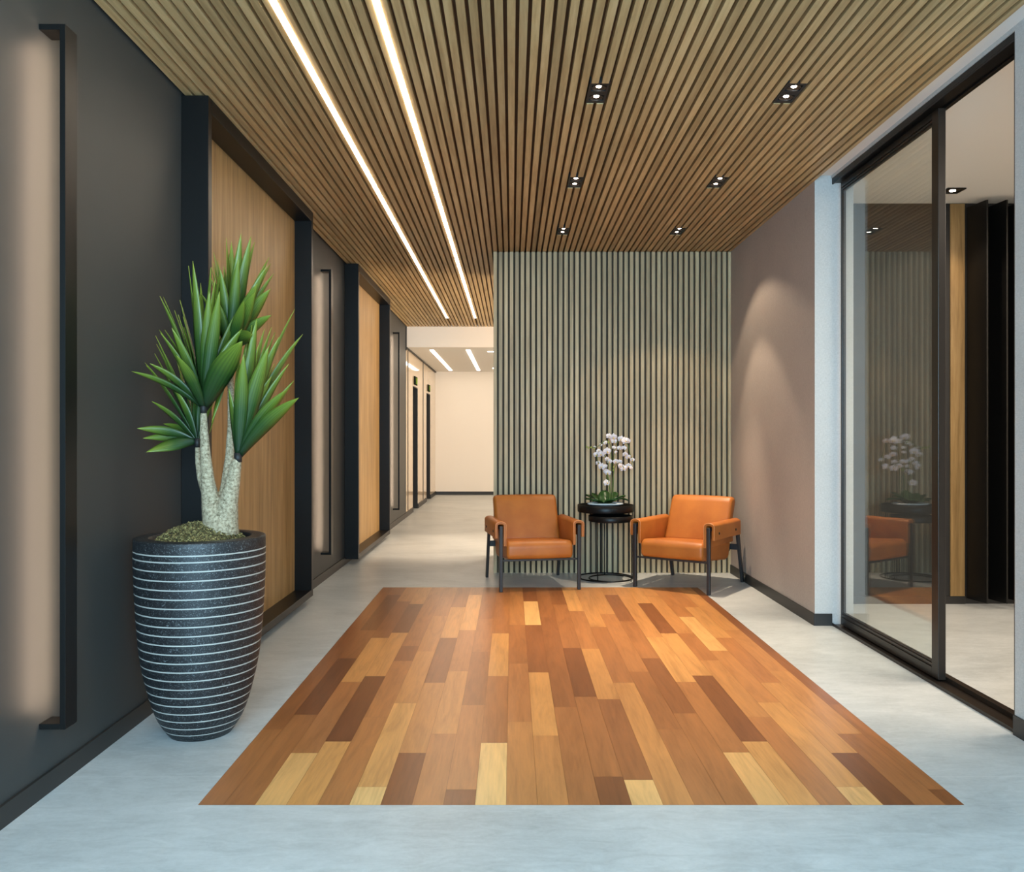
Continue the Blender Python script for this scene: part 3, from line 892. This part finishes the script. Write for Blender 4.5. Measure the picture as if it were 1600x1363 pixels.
# ------------------------------------------------------------------ potted yucca
def yucca():
    cx, cy = -1.342, 3.68
    r = empty('potted_yucca', (cx, cy, 0)); tag(r, 'green yucca with pale forked trunks in a tall black pot with white stripes', 'potted plant')
    # pot profile, finely divided so that the stripes can be faces of their own
    key = [(0.128, 0.0), (0.150, 0.030), (0.176, 0.075), (0.197, 0.13), (0.215, 0.195), (0.234, 0.28), (0.248, 0.37), (0.259, 0.50), (0.266, 0.62), (0.270, 0.74), (0.270, 0.838)]
    def cr(t):
        i = min(len(key)-2, int(t)); f = t-i
        p0 = Vector(key[max(0, i-1)]); p1 = Vector(key[i]); p2 = Vector(key[i+1]); p3 = Vector(key[min(len(key)-1, i+2)])
        return 0.5*((2*p1)+(p2-p0)*f+(2*p0-5*p1+4*p2-p3)*f*f+(3*p1-p0-3*p2+p3)*f**3)
    fine = [cr(i*0.01) for i in range(0, (len(key)-1)*100+1)]
    s = [0.0]
    for i in range(1, len(fine)): s.append(s[-1]+(fine[i]-fine[i-1]).length)
    tot = s[-1]
    def at(d):
        lo = 0
        for i in range(len(s)-1):
            if s[i+1] >= d: lo = i; break
        f = (d-s[lo])/max(1e-9, s[lo+1]-s[lo]); return fine[lo].lerp(fine[lo+1], min(1, max(0, f)))
    lines = [tot-0.046, tot-0.072]
    d = tot-0.072-0.0375
    while d > 0.012: lines.append(d); d -= 0.0375
    cuts = [(0, 0)]
    for L in sorted(lines): cuts += [(L-0.0027, 1), (L+0.0027, 0)]
    prof = []; mis = []
    for i, (dd, m) in enumerate(cuts):
        nd = cuts[i+1][0] if i+1 < len(cuts) else tot
        k = 2 if nd-dd > 0.01 else 1
        for j in range(k):
            p = at(dd+(nd-dd)*j/k); prof.append((p.x, p.y)); mis.append(m)
    p = at(tot); prof.append((p.x, p.y)); mis.append(0)
    for q in ((0.268, 0.842), (0.262, 0.844), (0.212, 0.844), (0.207, 0.841), (0.203, 0.80), (0.19, 0.74)): prof.append(q); mis.append(0)
    mis = mis[:len(prof)-1]
    b = MB(); b.lathe(prof, seg=96, mis=mis, cap1=False); b.build('pot', [M['pot'], M['pot_line']], r)
    # moss mulch mound
    rnd = random.Random(3)
    b = MB(); rings = []
    for j in range(14):
        rad = 0.2*(1-j/13); rings.append((max(rad, 0.0005), 0.805 + 0.092*math.cos(min(1, rad/0.2)*PI/2)**0.8 if j < 13 else 0.897))
    b.lathe(rings, seg=40, cap0=False, cap1=True)
    b.v = [(x+rnd.uniform(-0.004, 0.004), y+rnd.uniform(-0.004, 0.004), z+rnd.uniform(-0.006, 0.008)) for x, y, z in b.v]
    for i in range(1500):
        a = rnd.uniform(0, 2*PI); q = 0.19*math.sqrt(rnd.random())
        z = 0.805+0.092*math.cos(q/0.2*PI/2)**0.8+0.006; x, y = q*math.cos(a), q*math.sin(a)
        sc = rnd.uniform(0.004, 0.011); ax = [Vector((rnd.uniform(-1,1), rnd.uniform(-1,1), rnd.uniform(-1,1))).normalized()*sc for _ in range(3)]
        c = Vector((x, y, z)); pts = [c+ax[0], c+ax[1]*0.7, c-ax[0], c-ax[1]*0.7, c+ax[2], c-ax[2]*0.6]
        b.add(pts, [(0,1,4),(1,2,4),(2,3,4),(3,0,4),(1,0,5),(2,1,5),(3,2,5),(0,3,5)])
    b.build('moss', M['moss'], r)

    O = Vector((cx, cy, 0))
    def Q(x, y, dy=0.0): return P(180+x/2.621, 340+y/2.621, cy+dy)-O
    K = 0.00105
    # trunks
    b = MB()
    def tr(pts, rads): b.tube([Q(*p) for p in pts], rads, 16)
    tr([(428,1300,0),(428,1270,0),(415,1230,0.0),(392,1170,0.0),(380,1080,0.0),(370,970,0.0),(364,880,0.0),(362,795,0.0)], [0.076,0.074,0.062,0.040,0.029,0.022,0.018,0.0135])
    tr([(440,1290,0.0),(450,1230,0.0),(465,1160,-0.01),(482,1080,-0.02),(497,1000,-0.03),(503,992,-0.03)], [0.07,0.056,0.040,0.031,0.022,0.017])
    tr([(385,1140,0.03),(352,1065,0.05),(341,1000,0.06),(337,930,0.06)], [0.03,0.018,0.014,0.011])
    tr([(445,1200,0.03),(458,1100,0.06),(470,980,0.08),(476,850,0.09),(474,700,0.10),(468,560,0.10)], [0.04,0.028,0.021,0.017,0.015,0.013])
    o = b.build('trunk', M['bark'], r)
    md = o.modifiers.new('merge', 'REMESH'); md.mode = 'VOXEL'; md.voxel_size = 0.006; md.use_smooth_shade = True
    # crowns
    def crown(base, collar_r, leaves):
        bp = Q(*base)
        b = MB(); b.tube([bp-Vector((0,0,0.018)), bp+Vector((0,0,0.022))], collar_r, 14)
        b.build('collar', M['black_matte'], r)
        me_v = []; me_f = []; uvs = []
        rl = random.Random(int(base[0]*7+base[1]))
        lean = sum(l[0] for l in leaves)/len(leaves)-base[0]
        for _ in range(10):          # leaves at the back of the crown
            a = rl.uniform(-0.65, 0.65)
            leaves = leaves + [(base[0]+lean+230*a, base[1]-rl.uniform(330, 460)*(1-0.35*a*a), rl.uniform(0.05, 0.16), 50, rl.uniform(0.0, 0.05))]
        for (tx, ty, dd, W, bend) in leaves:
            tip = Q(tx, ty, base[2]+dd); tip.x = max(tip.x, XL+0.03-cx); ax = (tip-bp); L = ax.length
            horiz = Vector((ax.x, ax.y, 0))
            if horiz.length < 0.02: horiz = Vector((0.0, -0.05, 0))
            rad = horiz.normalized()
            st = bp + rad*collar_r*0.5 + Vector((0,0,0.005))
            ctrl = st.lerp(tip, 0.5) + Vector((0,0,1))*bend*L - rad*bend*L*0.35
            N = 14; o0 = len(me_v)
            prevw = None
            for i in range(N+1):
                t = i/N
                p = st*(1-t)**2 + ctrl*2*t*(1-t) + tip*t*t
                tg = ((ctrl-st)*(1-t)+(tip-ctrl)*t).normalized()
                w = tg.cross(rad + Vector((0, -0.65, 0)))
                w = w.normalized() if w.length > 0.05 else prevw
                if prevw is not None and w.dot(prevw) < 0: w = -w
                prevw = w; nn = w.cross(tg).normalized()
                if nn.dot(rad) > 0: nn = -nn
                prf = 0.40 + 0.60*math.sin(PI*min(1, t/1.0))**1.0 if t < 0.5 else max(0.0, 1-((t-0.5)/0.5)**1.75)
                wd = W*0.43*prf*K
                fold = 0.35
                for q in (-1, -0.5, 0, 0.5, 1):
                    pt = p + w*wd*q + nn*wd*fold*abs(q); pt.x = max(pt.x, XL+0.016-cx); me_v.append(pt)
                    uvs.append((0.5+q*0.5, t))
            for i in range(N):
                for j in range(4):
                    me_f.append((o0+i*5+j, o0+i*5+j+1, o0+(i+1)*5+j+1, o0+(i+1)*5+j))
        me = bpy.data.meshes.new('foliage'); me.from_pydata([tuple(v) for v in me_v], [], me_f)
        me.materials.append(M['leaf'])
        uvl = me.uv_layers.new(name='UVMap')
        for lp in me.loops: uvl.data[lp.index].uv = uvs[lp.vertex_index]
        me.polygons.foreach_set('use_smooth', [True]*len(me.polygons)); me.update()
        o = bpy.data.objects.new('foliage', me); COL.objects.link(o); o.parent = r
        md = o.modifiers.new('solid', 'SOLIDIFY'); md.thickness = 0.0022; md.offset = 0
    crown((362, 785, 0.0), 0.014, [
        (300,198,0.02,44,0.0),(318,178,-0.05,56,0.0),(385,300,-0.13,58,0.02),(428,302,-0.15,62,0.03),(521,506,-0.20,112,0.07),(520,455,-0.02,70,0.08),(550,450,0.10,60,0.06),
        (252,565,-0.20,62,0.04),(232,452,-0.14,58,0.03),(183,322,0.0,50,0.03),(197,325,0.06,46,0.02),(186,473,-0.05,50,0.05),(203,460,0.10,50,0.05),(142,598,-0.06,52,0.08),
        (54,630,-0.02,36,0.10),(258,398,0.08,52,0.02),(392,204,0.05,46,0.0),(430,215,0.12,46,0.02),(350,268,0.16,40,0.02),(265,338,0.16,40,0.03),(348,308,0.2,44,0.02),(530,340,0.05,60,0.06),(410,250,0.02,50,0.01)])
    crown((503, 985, -0.03), 0.0165, [
        (526,560,-0.15,64,0.02),(628,528,-0.12,80,0.04),(580,412,-0.04,62,0.02),(588,520,0.0,60,0.02),(670,490,-0.04,60,0.05),(710,600,0.03,46,0.06),(700,706,-0.10,66,0.08),
        (752,738,-0.13,70,0.08),(640,450,0.08,56,0.03),(612,455,0.04,60,0.02),(560,440,0.08,60,0.01),(655,470,0.12,50,0.04),(465,700,-0.03,44,0.03),(545,470,0.14,56,0.0),(768,478,0.10,52,0.10),(735,376,0.15,44,0.06),(640,650,0.0,70,0.05)])
    crown((337, 925, 0.06), 0.0125, [
        (90,864,-0.04,50,0.10),(126,962,-0.13,64,0.14),(113,905,-0.01,44,0.12),(150,753,0.0,48,0.07),(198,845,0.08,42,0.10),(240,695,-0.04,62,0.04),(265,645,0.06,66,0.03),(300,640,0.10,60,0.02),
        (400,765,0.05,50,0.03),(340,640,0.12,60,0.0),(245,720,0.10,50,0.05)])
    crown((468, 560, 0.10), 0.0145, [
        (455,85,0.02,50,0.0),(476,98,0.08,46,0.0),(515,64,-0.05,56,0.0),(556,76,-0.04,60,0.01),(571,100,0.04,50,0.02),(504,165,-0.13,52,0.01),(418,172,0.02,46,0.02),(445,200,0.10,44,0.01),(430,210,-0.08,50,0.03),
        (622,198,-0.02,54,0.05),(649,230,0.06,40,0.06),(636,292,-0.08,72,0.08),(582,268,-0.12,70,0.04),(572,305,-0.16,70,0.04),(528,340,-0.18,54,0.03),(395,205,0.04,46,0.03),(412,330,-0.10,50,0.05),(350,310,-0.04,44,0.06),
        (395,842,-0.05,44,0.10),(386,884,0.02,44,0.12),(640,400,-0.05,60,0.12),(480,120,0.12,50,0.0),(535,130,0.12,56,0.0),(560,480,-0.20,70,0.16)])
yucca()
